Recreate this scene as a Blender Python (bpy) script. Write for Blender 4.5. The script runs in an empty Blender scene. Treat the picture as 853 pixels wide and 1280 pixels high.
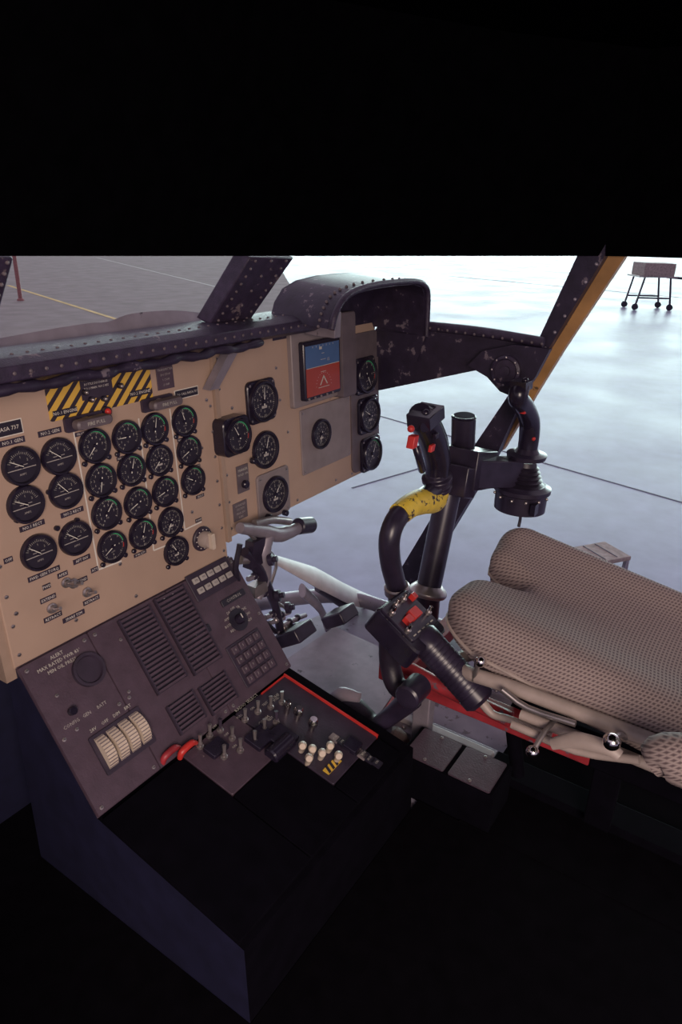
import bpy, math, random, bmesh
from mathutils import Vector, Matrix
random.seed(4)
H=1.9; F=864.0
XC=Vector(((1050-426.5)/F,(640-295)/F,-1)).normalized()
_nx=-60.0; _ny=(F*F+623.5*_nx)/345.0
ZC=(-Vector((_nx/F,-_ny/F,-1))).normalized()
YC=ZC.cross(XC)
def ray(px,py):
    v=Vector(((px-426.5)/F,(640-py)/F,-1)); return Vector((XC.dot(v),YC.dot(v),ZC.dot(v)))
def atx(px,py,x): r=ray(px,py); return r*(x/r.x)
def aty(px,py,y): r=ray(px,py); return r*(y/r.y)
def atz(px,py,z): r=ray(px,py); return r*(z/r.z)
class Fr:
    def __init__(s,O,U,V):
        s.O=Vector(O); s.U=Vector(U).normalized(); s.V=Vector(V); s.V=(s.V-s.V.dot(s.U)*s.U).normalized(); s.N=s.U.cross(s.V)
    def p(s,u,v,n=0): return s.O+s.U*u+s.V*v+s.N*n
    def uv(s,px,py):
        r=ray(px,py); t=s.O.dot(s.N)/r.dot(s.N); q=r*t-s.O; return (q.dot(s.U),q.dot(s.V))
    def rad(s,px,py,rp):
        r=ray(px,py); t=s.O.dot(s.N)/r.dot(s.N); return rp*t/F
# ---------------- materials
def mat(name,col,rough=.5,metal=0,var=.12,scale=30,bump=.0,chips=None,chipcol=(.25,.23,.24),chipscale=25,spec=.5,emit=None):
    m=bpy.data.materials.new(name); m.use_nodes=True; nt=m.node_tree; b=nt.nodes['Principled BSDF']
    b.inputs['Roughness'].default_value=rough; b.inputs['Metallic'].default_value=metal
    b.inputs['Specular IOR Level'].default_value=spec
    tc=nt.nodes.new('ShaderNodeTexCoord'); n=nt.nodes.new('ShaderNodeTexNoise'); n.inputs['Scale'].default_value=scale; n.inputs['Detail'].default_value=5
    nt.links.new(tc.outputs['Object'],n.inputs['Vector'])
    cr=nt.nodes.new('ShaderNodeValToRGB'); c=cr.color_ramp
    c.elements[0].position=.3; c.elements[1].position=.7
    c.elements[0].color=(*[x*(1-var) for x in col],1); c.elements[1].color=(*[min(1,x*(1+var)) for x in col],1)
    nt.links.new(n.outputs['Fac'],cr.inputs['Fac']); out=cr.outputs['Color']
    if chips:
        n2=nt.nodes.new('ShaderNodeTexNoise'); n2.inputs['Scale'].default_value=chipscale; n2.inputs['Detail'].default_value=8; n2.inputs['Roughness'].default_value=.65
        nt.links.new(tc.outputs['Object'],n2.inputs['Vector'])
        r2=nt.nodes.new('ShaderNodeValToRGB'); r2.color_ramp.elements[0].position=chips; r2.color_ramp.elements[1].position=chips+.03
        nt.links.new(n2.outputs['Fac'],r2.inputs['Fac'])
        mx=nt.nodes.new('ShaderNodeMix'); mx.data_type='RGBA'; nt.links.new(r2.outputs['Color'],mx.inputs[0]); nt.links.new(out,mx.inputs[6]); mx.inputs[7].default_value=(*chipcol,1); out=mx.outputs[2]
    nt.links.new(out,b.inputs['Base Color'])
    if bump:
        bp=nt.nodes.new('ShaderNodeBump'); bp.inputs['Strength'].default_value=bump; bp.inputs['Distance'].default_value=.002
        n3=nt.nodes.new('ShaderNodeTexNoise'); n3.inputs['Scale'].default_value=scale*6; nt.links.new(tc.outputs['Object'],n3.inputs['Vector'])
        nt.links.new(n3.outputs['Fac'],bp.inputs['Height']); nt.links.new(bp.outputs['Normal'],b.inputs['Normal'])
    return m
M={}
M['tan']=mat('tan_panel_paint',(.43,.305,.235),.55,var=.07,scale=8,bump=.15,chips=.70,chipcol=(.25,.17,.14),chipscale=18)
M['tan2']=mat('tan_trim_paint',(.36,.26,.20),.5,var=.1)
M['black']=mat('black_worn_paint',(.024,.017,.038),.42,var=.3,chips=.61,chipcol=(.16,.13,.16),chipscale=30,bump=.2)
M['blackc']=mat('black_crackle_paint',(.036,.025,.052),.45,var=.3,scale=60,bump=.4,chips=.64,chipcol=(.20,.155,.17))
M['gloss']=mat('black_gloss_plastic',(.016,.012,.026),.22,var=.2)
M['satin']=mat('black_satin_metal',(.024,.018,.036),.3,var=.3,chips=.70,chipcol=(.12,.1,.12),chipscale=40)
M['face']=mat('dial_face_black',(.018,.014,.028),.5)
M['white']=mat('white_marking',(.70,.66,.60),.6,var=.05)
M['mark']=mat('dial_marking',(.52,.50,.44),.6,var=.1)
M['dimw']=mat('faded_white_marking',(.40,.37,.35),.6,var=.1)
M['needle']=mat('needle_white',(.8,.78,.7),.5)
M['green']=mat('green_arc',(.05,.42,.18),.5)
M['red']=mat('red_plastic',(.55,.035,.03),.35,var=.15)
M['redp']=mat('red_worn_paint',(.34,.03,.04),.45,var=.3,chips=.60,chipcol=(.14,.10,.13))
M['postred']=mat('faded_red_post',(.28,.12,.12),.7,var=.2)
M['yel']=mat('yellow_paint',(.75,.48,.06),.5,var=.1)
M['ltyel']=mat('faded_yellow_line',(.58,.42,.13),.7,var=.2,scale=3)
M['yelw']=mat('yellow_tape_worn',(.75,.55,.06),.5,var=.15,chips=.56,chipcol=(.03,.02,.03),chipscale=50)
M['ped']=mat('pedestal_brown_black',(.074,.048,.070),.48,var=.15,scale=40,bump=.3,chips=.70,chipcol=(.2,.15,.17))
M['ped2']=mat('pedestal_dark',(.036,.025,.045),.5,var=.2,bump=.2)
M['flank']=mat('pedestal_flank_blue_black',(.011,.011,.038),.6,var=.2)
M['shade_blk']=mat('painted_shade_black',(.003,.0025,.005),.95,var=.2,spec=.04)  # near-black colour stands in for low light on aft and lower parts
M['gry']=mat('grey_metal',(.26,.23,.27),.42,var=.15,metal=.3,chips=.66,chipcol=(.08,.07,.09))
M['lgry']=mat('light_grey_paint',(.5,.46,.47),.45,var=.12,chips=.68,chipcol=(.2,.17,.18))
M['bezel']=mat('grey_bezel',(.24,.20,.205),.5,var=.1,bump=.1)
M['dkgry']=mat('dark_grey_sheet',(.12,.095,.11),.5,var=.15,chips=.7)
M['chrome']=mat('chrome',(.75,.7,.68),.15,metal=1,var=.05)
M['steel']=mat('worn_steel',(.40,.36,.36),.35,metal=.8,var=.2)
M['cream']=mat('cream_plastic',(.62,.52,.42),.4,var=.08)
M['crm2']=mat('cream_frame_paint',(.40,.33,.30),.42,var=.12,chips=.68,chipcol=(.22,.16,.14))
M['orange']=mat('zinc_primer_orange',(.45,.24,.09),.45,var=.25,scale=12,chips=.62,chipcol=(.12,.07,.04))
M['floor']=mat('cockpit_deck_grey',(.28,.26,.34),.4,var=.25,scale=10,chips=.60,chipcol=(.13,.11,.14))
M['mat']=mat('painted_deck_shade',(.003,.0025,.004),.95,var=.2,spec=.03)  # deck shadow put into the colour of added sheets
M['roof']=mat('matte_black_headliner',(.0015,.0015,.002),1,var=.2,spec=0)
M['skyblue']=mat('adi_sky',(.07,.14,.30),.25,var=.05)
M['adired']=mat('adi_ground_red',(.36,.05,.03),.25,var=.05)
M['canvas']=mat('canvas_brown',(.10,.07,.07),.8,var=.3,bump=.5)
M['boot']=mat('black_rubber',(.019,.014,.027),.42,var=.3,bump=.2)
def hazard():
    m=bpy.data.materials.new('hazard_stripes'); m.use_nodes=True; nt=m.node_tree; b=nt.nodes['Principled BSDF']
    tc=nt.nodes.new('ShaderNodeTexCoord'); s=nt.nodes.new('ShaderNodeSeparateXYZ'); nt.links.new(tc.outputs['Object'],s.inputs[0])
    a=nt.nodes.new('ShaderNodeMath'); a.operation='SUBTRACT'; nt.links.new(s.outputs['X'],a.inputs[0]); nt.links.new(s.outputs['Z'],a.inputs[1])
    d=nt.nodes.new('ShaderNodeMath'); d.operation='MULTIPLY'; nt.links.new(a.outputs[0],d.inputs[0]); d.inputs[1].default_value=1/.024
    f=nt.nodes.new('ShaderNodeMath'); f.operation='FRACT'; nt.links.new(d.outputs[0],f.inputs[0])
    g=nt.nodes.new('ShaderNodeMath'); g.operation='GREATER_THAN'; nt.links.new(f.outputs[0],g.inputs[0]); g.inputs[1].default_value=.42
    mx=nt.nodes.new('ShaderNodeMix'); mx.data_type='RGBA'; nt.links.new(g.outputs[0],mx.inputs[0]); mx.inputs[6].default_value=(.03,.02,.03,1); mx.inputs[7].default_value=(.68,.42,.07,1)
    nt.links.new(mx.outputs[2],b.inputs['Base Color']); b.inputs['Roughness'].default_value=.5; return m
M['haz']=hazard()
def fabric():
    m=bpy.data.materials.new('seat_waffle_fabric'); m.use_nodes=True; nt=m.node_tree; b=nt.nodes['Principled BSDF']
    tc=nt.nodes.new('ShaderNodeTexCoord'); s=nt.nodes.new('ShaderNodeSeparateXYZ'); nt.links.new(tc.outputs['Object'],s.inputs[0])
    def sn(out,k):
        a=nt.nodes.new('ShaderNodeMath'); a.operation='MULTIPLY'; nt.links.new(out,a.inputs[0]); a.inputs[1].default_value=k
        c=nt.nodes.new('ShaderNodeMath'); c.operation='SINE'; nt.links.new(a.outputs[0],c.inputs[0]); return c.outputs[0]
    k=2*math.pi/.0078
    zy=nt.nodes.new('ShaderNodeMath'); zy.operation='ADD'; nt.links.new(s.outputs['Y'],zy.inputs[0]); nt.links.new(s.outputs['Z'],zy.inputs[1])
    xz=nt.nodes.new('ShaderNodeMath'); xz.operation='ADD'; nt.links.new(s.outputs['X'],xz.inputs[0]); nt.links.new(s.outputs['Z'],xz.inputs[1])
    p=nt.nodes.new('ShaderNodeMath'); p.operation='MAXIMUM'; nt.links.new(sn(xz.outputs[0],k*.75),p.inputs[0]); nt.links.new(sn(zy.outputs[0],k),p.inputs[1])
    cr=nt.nodes.new('ShaderNodeValToRGB'); mr=nt.nodes.new('ShaderNodeMapRange'); mr.inputs[1].default_value=-1; mr.inputs[2].default_value=1
    nt.links.new(p.outputs[0],mr.inputs[0]); nt.links.new(mr.outputs[0],cr.inputs['Fac'])
    cr.color_ramp.elements[0].position=.2; cr.color_ramp.elements[0].color=(.13,.095,.10,1); cr.color_ramp.elements[1].position=.95; cr.color_ramp.elements[1].color=(.36,.29,.275,1)
    nt.links.new(cr.outputs['Color'],b.inputs['Base Color']); b.inputs['Roughness'].default_value=.85; b.inputs['Specular IOR Level'].default_value=.2
    bp=nt.nodes.new('ShaderNodeBump'); bp.inputs['Strength'].default_value=.5; bp.inputs['Distance'].default_value=.0015; nt.links.new(mr.outputs[0],bp.inputs['Height']); nt.links.new(bp.outputs['Normal'],b.inputs['Normal'])
    return m
M['fab']=fabric()
def concrete():
    m=bpy.data.materials.new('polished_hangar_concrete'); m.use_nodes=True; nt=m.node_tree; b=nt.nodes['Principled BSDF']
    tc=nt.nodes.new('ShaderNodeTexCoord')
    def noise(sc,det=6):
        n=nt.nodes.new('ShaderNodeTexNoise'); n.inputs['Scale'].default_value=sc; n.inputs['Detail'].default_value=det; nt.links.new(tc.outputs['Object'],n.inputs['Vector']); return n
    n1=noise(.7); n2=noise(5,8)
    cr=nt.nodes.new('ShaderNodeValToRGB'); cr.color_ramp.elements[0].position=.35; cr.color_ramp.elements[1].position=.65
    cr.color_ramp.elements[0].color=(.22,.225,.36,1); cr.color_ramp.elements[1].color=(.27,.275,.42,1); nt.links.new(n1.outputs['Fac'],cr.inputs['Fac'])
    c2=nt.nodes.new('ShaderNodeValToRGB'); c2.color_ramp.elements[0].position=.3; c2.color_ramp.elements[1].position=.7
    c2.color_ramp.elements[0].color=(.85,.85,.85,1); c2.color_ramp.elements[1].color=(1.08,1.08,1.08,1); nt.links.new(n2.outputs['Fac'],c2.inputs['Fac'])
    mx=nt.nodes.new('ShaderNodeMix'); mx.data_type='RGBA'; mx.blend_type='MULTIPLY'; mx.inputs[0].default_value=1
    nt.links.new(cr.outputs['Color'],mx.inputs[6]); nt.links.new(c2.outputs['Color'],mx.inputs[7]); nt.links.new(mx.outputs[2],b.inputs['Base Color'])
    r=nt.nodes.new('ShaderNodeMapRange'); r.inputs[1].default_value=.3; r.inputs[2].default_value=.7; r.inputs[3].default_value=.36; r.inputs[4].default_value=.46
    nt.links.new(n1.outputs['Fac'],r.inputs[0]); nt.links.new(r.outputs[0],b.inputs['Roughness']); b.inputs['Specular IOR Level'].default_value=.5
    return m
M['conc']=concrete()
M['asph']=mat('apron_asphalt',(.25,.215,.215),.85,var=.15,scale=2,spec=.2)
M['joint']=mat('floor_joint_dark',(.07,.07,.11),.6)
M['wood']=mat('weathered_wood',(.3,.24,.22),.7,var=.3)

# ---------------- mesh builder
class Grp:
    def __init__(s,name,loc):
        s.o=bpy.data.objects.new(name,None); s.loc=Vector(loc)+Vector((0,0,H)); s.o.location=s.loc; s.o.empty_display_size=.05
        bpy.context.scene.collection.objects.link(s.o)
_tc={}
def textmesh(st):
    if st in _tc: return _tc[st]
    cu=bpy.data.curves.new('t','FONT'); cu.body=st; cu.size=1; cu.resolution_u=1; cu.align_x='CENTER'; cu.align_y='CENTER'
    ob=bpy.data.objects.new('t',cu); me=bpy.data.meshes.new_from_object(ob)
    r=([v.co.copy() for v in me.vertices],[tuple(p.vertices) for p in me.polygons])
    bpy.data.objects.remove(ob); bpy.data.meshes.remove(me); bpy.data.curves.remove(cu); _tc[st]=r; return r
def catmull(pts,rads,n=6):
    P=[Vector(p) for p in pts]; out=[];ro=[]
    if not isinstance(rads,(list,tuple)): rads=[rads]*len(P)
    Q=[P[0]*2-P[1]]+P+[P[-1]*2-P[-2]]
    for i in range(len(P)-1):
        a,b,c,d=Q[i:i+4]
        for k in range(n):
            t=k/n; out.append(.5*((2*b)+(c-a)*t+(2*a-5*b+4*c-d)*t*t+(3*b-a-3*c+d)*t**3)); ro.append(rads[i]*(1-t)+rads[i+1]*t)
    out.append(P[-1]); ro.append(rads[-1]); return out,ro
def rrect(u,v,w,h,r,n=4):
    pts=[]
    for cx,cy,a0 in ((u+w/2-r,v+h/2-r,0),(u-w/2+r,v+h/2-r,90),(u-w/2+r,v-h/2+r,180),(u+w/2-r,v-h/2+r,270)):
        for k in range(n+1):
            a=math.radians(a0+90*k/n); pts.append((cx+r*math.cos(a),cy+r*math.sin(a)))
    return pts
class MB:
    def __init__(s,name): s.name=name; s.v=[]; s.f=[]; s.m=[]; s.ms=[]
    def mi(s,k):
        if k not in s.ms: s.ms.append(k)
        return s.ms.index(k)
    def add(s,vs,fs,k):
        o=len(s.v); s.v+= [Vector(x) for x in vs]; i=s.mi(k)
        for f in fs: s.f.append([o+a for a in f]); s.m.append(i)
    def hexa(s,b,t,k):
        s.add(list(b)+list(t),[(0,1,2,3),(7,6,5,4),(0,4,5,1),(1,5,6,2),(2,6,7,3),(3,7,4,0)],k)
    def box(s,c,x,y,z,k):
        c=Vector(c);x=Vector(x);y=Vector(y);z=Vector(z)
        s.hexa([c-x-y-z,c+x-y-z,c+x+y-z,c-x+y-z],[c-x-y+z,c+x-y+z,c+x+y+z,c-x+y+z],k)
    def abox(s,a,b,k):
        a=Vector(a);b=Vector(b);c=(a+b)/2;h=(b-a)/2
        s.box(c,(h.x,0,0),(0,h.y,0),(0,0,h.z),k)
    def prism(s,fr,pts,n0,n1,k,ch=0):
        n=len(pts); cx=sum(p[0] for p in pts)/n; cy=sum(p[1] for p in pts)/n
        vs=[fr.p(a,b,n0) for a,b in pts]+[fr.p(a,b,n1-ch) for a,b in pts]; fs=[tuple(range(n))[::-1]]
        fs+=[(i,(i+1)%n,n+(i+1)%n,n+i) for i in range(n)]
        if ch:
            L=2*n
            for a,b in pts:
                d=math.hypot(a-cx,b-cy) or 1; q=max(0,1-ch/d*1.2); vs.append(fr.p(cx+(a-cx)*q,cy+(b-cy)*q,n1))
            fs+=[(n+i,n+(i+1)%n,L+(i+1)%n,L+i) for i in range(n)]; fs.append(tuple(range(L,L+n)))
        else: fs.append(tuple(range(n,2*n)))
        s.add(vs,fs,k)
    def rect(s,fr,u0,v0,u1,v1,n0,n1,k,r=0,ch=0):
        if u1<u0:u0,u1=u1,u0
        if v1<v0:v0,v1=v1,v0
        if r: pts=rrect((u0+u1)/2,(v0+v1)/2,u1-u0,v1-v0,r)
        else: pts=[(u0,v0),(u1,v0),(u1,v1),(u0,v1)]
        s.prism(fr,pts,n0,n1,k,ch)
    def lathe(s,o,ax,prof,k,seg=24):
        o=Vector(o);ax=Vector(ax).normalized(); a=ax.orthogonal().normalized(); b=ax.cross(a)
        vs=[];
        for r,h in prof:
            r=max(r,1e-5)
            for i in range(seg):
                t=2*math.pi*i/seg; vs.append(o+ax*h+(a*math.cos(t)+b*math.sin(t))*r)
        ks=k if isinstance(k,list) else [k]*(len(prof)-1)
        base=len(s.v); s.v+=vs
        for j in range(len(prof)-1):
            m=s.mi(ks[j])
            for i in range(seg):
                i2=(i+1)%seg; s.f.append([base+j*seg+i,base+j*seg+i2,base+(j+1)*seg+i2,base+(j+1)*seg+i]); s.m.append(m)
        for j,kk in ((0,ks[0]),(len(prof)-1,ks[-1])):
            s.f.append([base+j*seg+i for i in range(seg)]); s.m.append(s.mi(kk))
    def cyl(s,p0,p1,r0,k,r1=None,seg=20,ch=0):
        p0=Vector(p0);p1=Vector(p1);L=(p1-p0).length; r1=r0 if r1 is None else r1
        pr=[(r0,0),(r1,L)] if not ch else [(r0-ch,0),(r0,ch),(r1,L-ch),(r1-ch,L)]
        s.lathe(p0,p1-p0,pr,k,seg)
    def sph(s,c,r,k,seg=16,sq=1,ax=(0,0,1)):
        s.lathe(c,ax,[(r*math.sin(math.pi*i/10),-r*sq*math.cos(math.pi*i/10)) for i in range(11)],k,seg)
    def tube(s,pts,rad,k,seg=14,n=0,flat=1):
        if n: pts,rad=catmull(pts,rad,n)
        pts=[Vector(p) for p in pts]
        if not isinstance(rad,(list,tuple)): rad=[rad]*len(pts)
        vs=[]; T=(pts[1]-pts[0]).normalized(); A=T.orthogonal().normalized()
        for i,p in enumerate(pts):
            T=(pts[min(i+1,len(pts)-1)]-pts[max(i-1,0)]).normalized(); A=(A-A.dot(T)*T).normalized(); B=T.cross(A)
            for j in range(seg):
                t=2*math.pi*j/seg; vs.append(p+(A*math.cos(t)+B*math.sin(t)*flat)*rad[i])
        L=len(pts); fs=[(i*seg+j,i*seg+(j+1)%seg,(i+1)*seg+(j+1)%seg,(i+1)*seg+j) for i in range(L-1) for j in range(seg)]
        fs+=[tuple(range(seg)),tuple(range((L-1)*seg,L*seg))]; s.add(vs,fs,k)
    def text(s,fr,u,v,st,size,k,n=.0008,rot=0):
        vs,fs=textmesh(st); c=math.cos(rot);q=math.sin(rot)
        s.add([fr.p(u+size*(x.x*c-x.y*q),v+size*(x.x*q+x.y*c),n) for x in vs],fs,k)
    def screw(s,fr,u,v,r,n=0,k='steel'):
        s.lathe(fr.p(u,v,n),fr.N,[(r,0),(r*.9,r*.35),(r*.3,r*.5)],k,10)
        s.rect(fr,u-r*.7,v-r*.12,u+r*.7,v+r*.12,n+r*.45,n+r*.53,'face')
    def build(s,grp=None,bevel=0):
        me=bpy.data.meshes.new(s.name); vs=[v+Vector((0,0,H)) for v in s.v]
        lo=[min(v[i] for v in vs) for i in range(3)]; hi=[max(v[i] for v in vs) for i in range(3)]; c=Vector([(a+b)/2 for a,b in zip(lo,hi)])
        me.from_pydata([v-c for v in vs],[],s.f)
        for k in s.ms: me.materials.append(M[k])
        me.polygons.foreach_set('material_index',s.m); me.polygons.foreach_set('use_smooth',[True]*len(s.f))
        bm=bmesh.new(); bm.from_mesh(me); bmesh.ops.recalc_face_normals(bm,faces=bm.faces); bm.to_mesh(me); bm.free()
        me.set_sharp_from_angle(angle=math.radians(38)); me.update()
        o=bpy.data.objects.new(s.name,me); bpy.context.scene.collection.objects.link(o)
        if grp: o.parent=grp.o; o.location=c-grp.loc
        else: o.location=c
        if bevel:
            b=o.modifiers.new('bevel','BEVEL'); b.width=bevel; b.segments=2; b.limit_method='ANGLE'; b.angle_limit=math.radians(50)
        return o

# ================= instrument panel
tau=math.radians(3.6)
PF=Fr((0,.95,-.4),(1,0,0),(0,math.sin(tau),math.cos(tau)))
ip=Grp('instrument_panel',(.95,.95,-.42))
vb=(-.675+.4); vt=.205
mb=MB('center_plate'); mb.rect(PF,.485,vb,.985,vt,-.02,0,'tan',ch=.002)
mb.rect(PF,.470,vb-.02,.490,vt,-.03,-.004,'tan2')
for i in range(9): mb.screw(PF,.497,vb+.02+i*.052,.0035)
for i in range(9): mb.screw(PF,.974,vb+.02+i*.052,.0035)
for px,py in ((8,492),(40,484),(150,455),(235,440),(20,767),(150,705),(95,775),(170,745),(240,640),(252,560),(258,500)):
    u,v=PF.uv(px,py); mb.screw(PF,u,v,.0038)
def strip(mb,fr,a,b,w,k,n=.0006):
    A=fr.uv(*a);B=fr.uv(*b); d=Vector((B[0]-A[0],B[1]-A[1])); d.normalize(); q=Vector((-d.y,d.x))*w/2
    mb.add([fr.p(A[0]-q.x,A[1]-q.y,n),fr.p(B[0]-q.x,B[1]-q.y,n),fr.p(B[0]+q.x,B[1]+q.y,n),fr.p(A[0]+q.x,A[1]+q.y,n)],[(0,1,2,3)],k)
for a,b in (((92,540),(123,712)),((173,523),(192,688)),((212,511),(231,662)),((123,712),(152,701)),((192,688),(212,680)),((231,662),(252,652))):
    strip(mb,PF,a,b,.0030,'white')
for px,py,t,sz in ((15,552,'NO.1 GEN',.0085),(62,540,'NO.2 GEN',.0085),(40,657,'NO.1 RECT',.008),(90,640,'NO.2 RECT',.008),(55,717,'FWD GEN TORQ',.008),(102,699,'AFT INV',.008),
   (58,733,'FWD',.008),(78,718,'APEX',.008),(60,748,'EXTEND',.008),(100,726,'EXTEND',.008),(66,771,'RETRACT',.008),(114,750,'RETRACT',.008),(92,770,'SPARE TSM',.008),
   (10,700,'OFF',.008),(118,712,'ATT',.008),(105,541,'PILOT LOAD',.006),(118,584,'NO.1',.006),(150,573,'NO.1',.006),(190,560,'NO.2',.006),(225,550,'NO.2',.006),(245,583,'CH DET',.006),(250,620,'SELECT',.006),(248,650,'PUMP',.007),(175,692,'FUEL QTY',.006)):
    u,v=PF.uv(px,py); w=len(t)*sz*.3
    mb.rect(PF,u-w,v-sz*.55,u+w,v+sz*.55,.0001,.0012,'ped2'); mb.text(PF,u,v,t,sz*.85,'white',n=.0016)
mb.build(ip)
mb=MB('fire_warning_placard')
u0,u1=PF.uv(56,490)[0],PF.uv(187,465)[0]; v1=PF.uv(120,459)[1]; v0=PF.uv(125,513)[1]
mb.rect(PF,u0,v0,u1,v1,.0002,.0014,'haz',r=.004); mb.build(ip)
mb=MB('placards_and_t_handles')
um=(u0+u1)/2-.012
mb.rect(PF,um-.030,v0+.022,um+.032,v1-.004,.0014,.0022,'ped2')
for i,t in enumerate(('FIRE EMERGENCY INSTRUCTIONS','PULL HANDLE TO ARM','BOTTLE DISCHARGE','NO.1 MAIN  NO.2 RES')):
    mb.text(PF,um,v1-.010-i*.007,t,.0040 if i==0 else .0050,'white',n=.0028)
mb.rect(PF,u0+.006,v0+.006,u0+.050,v0+.016,.0014,.0022,'face'); mb.text(PF,u0+.028,v0+.011,'NO.1 ENGINE',.0072,'white',n=.0028)
mb.rect(PF,u1-.050,v0+.010,u1-.006,v0+.020,.0014,.0022,'face'); mb.text(PF,u1-.028,v0+.015,'NO.2 ENGINE',.0072,'white',n=.0028)
for px,py in ((103,525),(195,502)):
    u,v=PF.uv(px,py)
    mb.cyl(PF.p(u,v,0),PF.p(u,v,.03),.007,'steel'); mb.rect(PF,u-.034,v-.0080,u+.034,v+.0080,.020,.036,'dkgry',r=.007,ch=.003)
    mb.rect(PF,u-.036,v-.014,u+.036,v+.010,.0,.006,'ped2',r=.004); mb.text(PF,u,v,'FIRE PULL',.008,'mark',n=.0365)
u,v=PF.uv(131,514); mb.cyl(PF.p(u,v,0),PF.p(u,v,.008),.0085,'gloss'); mb.sph(PF.p(u,v,.008),.006,'red',ax=PF.N)
for px,py in ((104,490),(148,482),(128,498),(112,499)):
    u,v=PF.uv(px,py); mb.cyl(PF.p(u,v,.002),PF.p(u,v,.008),.005,'gloss'); mb.sph(PF.p(u,v,.009),.0035,'steel',ax=PF.N)
for px,py,w,h,ts in ((206,471,.040,.044,('TRANSMITTER','DO STOP','1 COM','2 UHF')),(8,536,.048,.020,('NASA 737',)),(233,491,.058,.015,('TO CALL NASA 737',))):
    u,v=PF.uv(px,py); mb.rect(PF,u-w/2,v-h/2,u+w/2,v+h/2,.0002,.002,'ped' if len(ts)>1 else 'face',ch=.0008)
    if len(ts)==1: mb.rect(PF,u-w/2-.0015,v-h/2-.0015,u+w/2+.0015,v+h/2+.0015,.0001,.001,'white')
    for i,t in enumerate(ts): mb.text(PF,u,v+(len(ts)-1)*.0045-i*.009,t,.0055 if len(ts)>1 else .0085 if h>.018 else .006,'white' if len(ts)==1 else 'dimw',n=.0026)
mb.build(ip)
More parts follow.
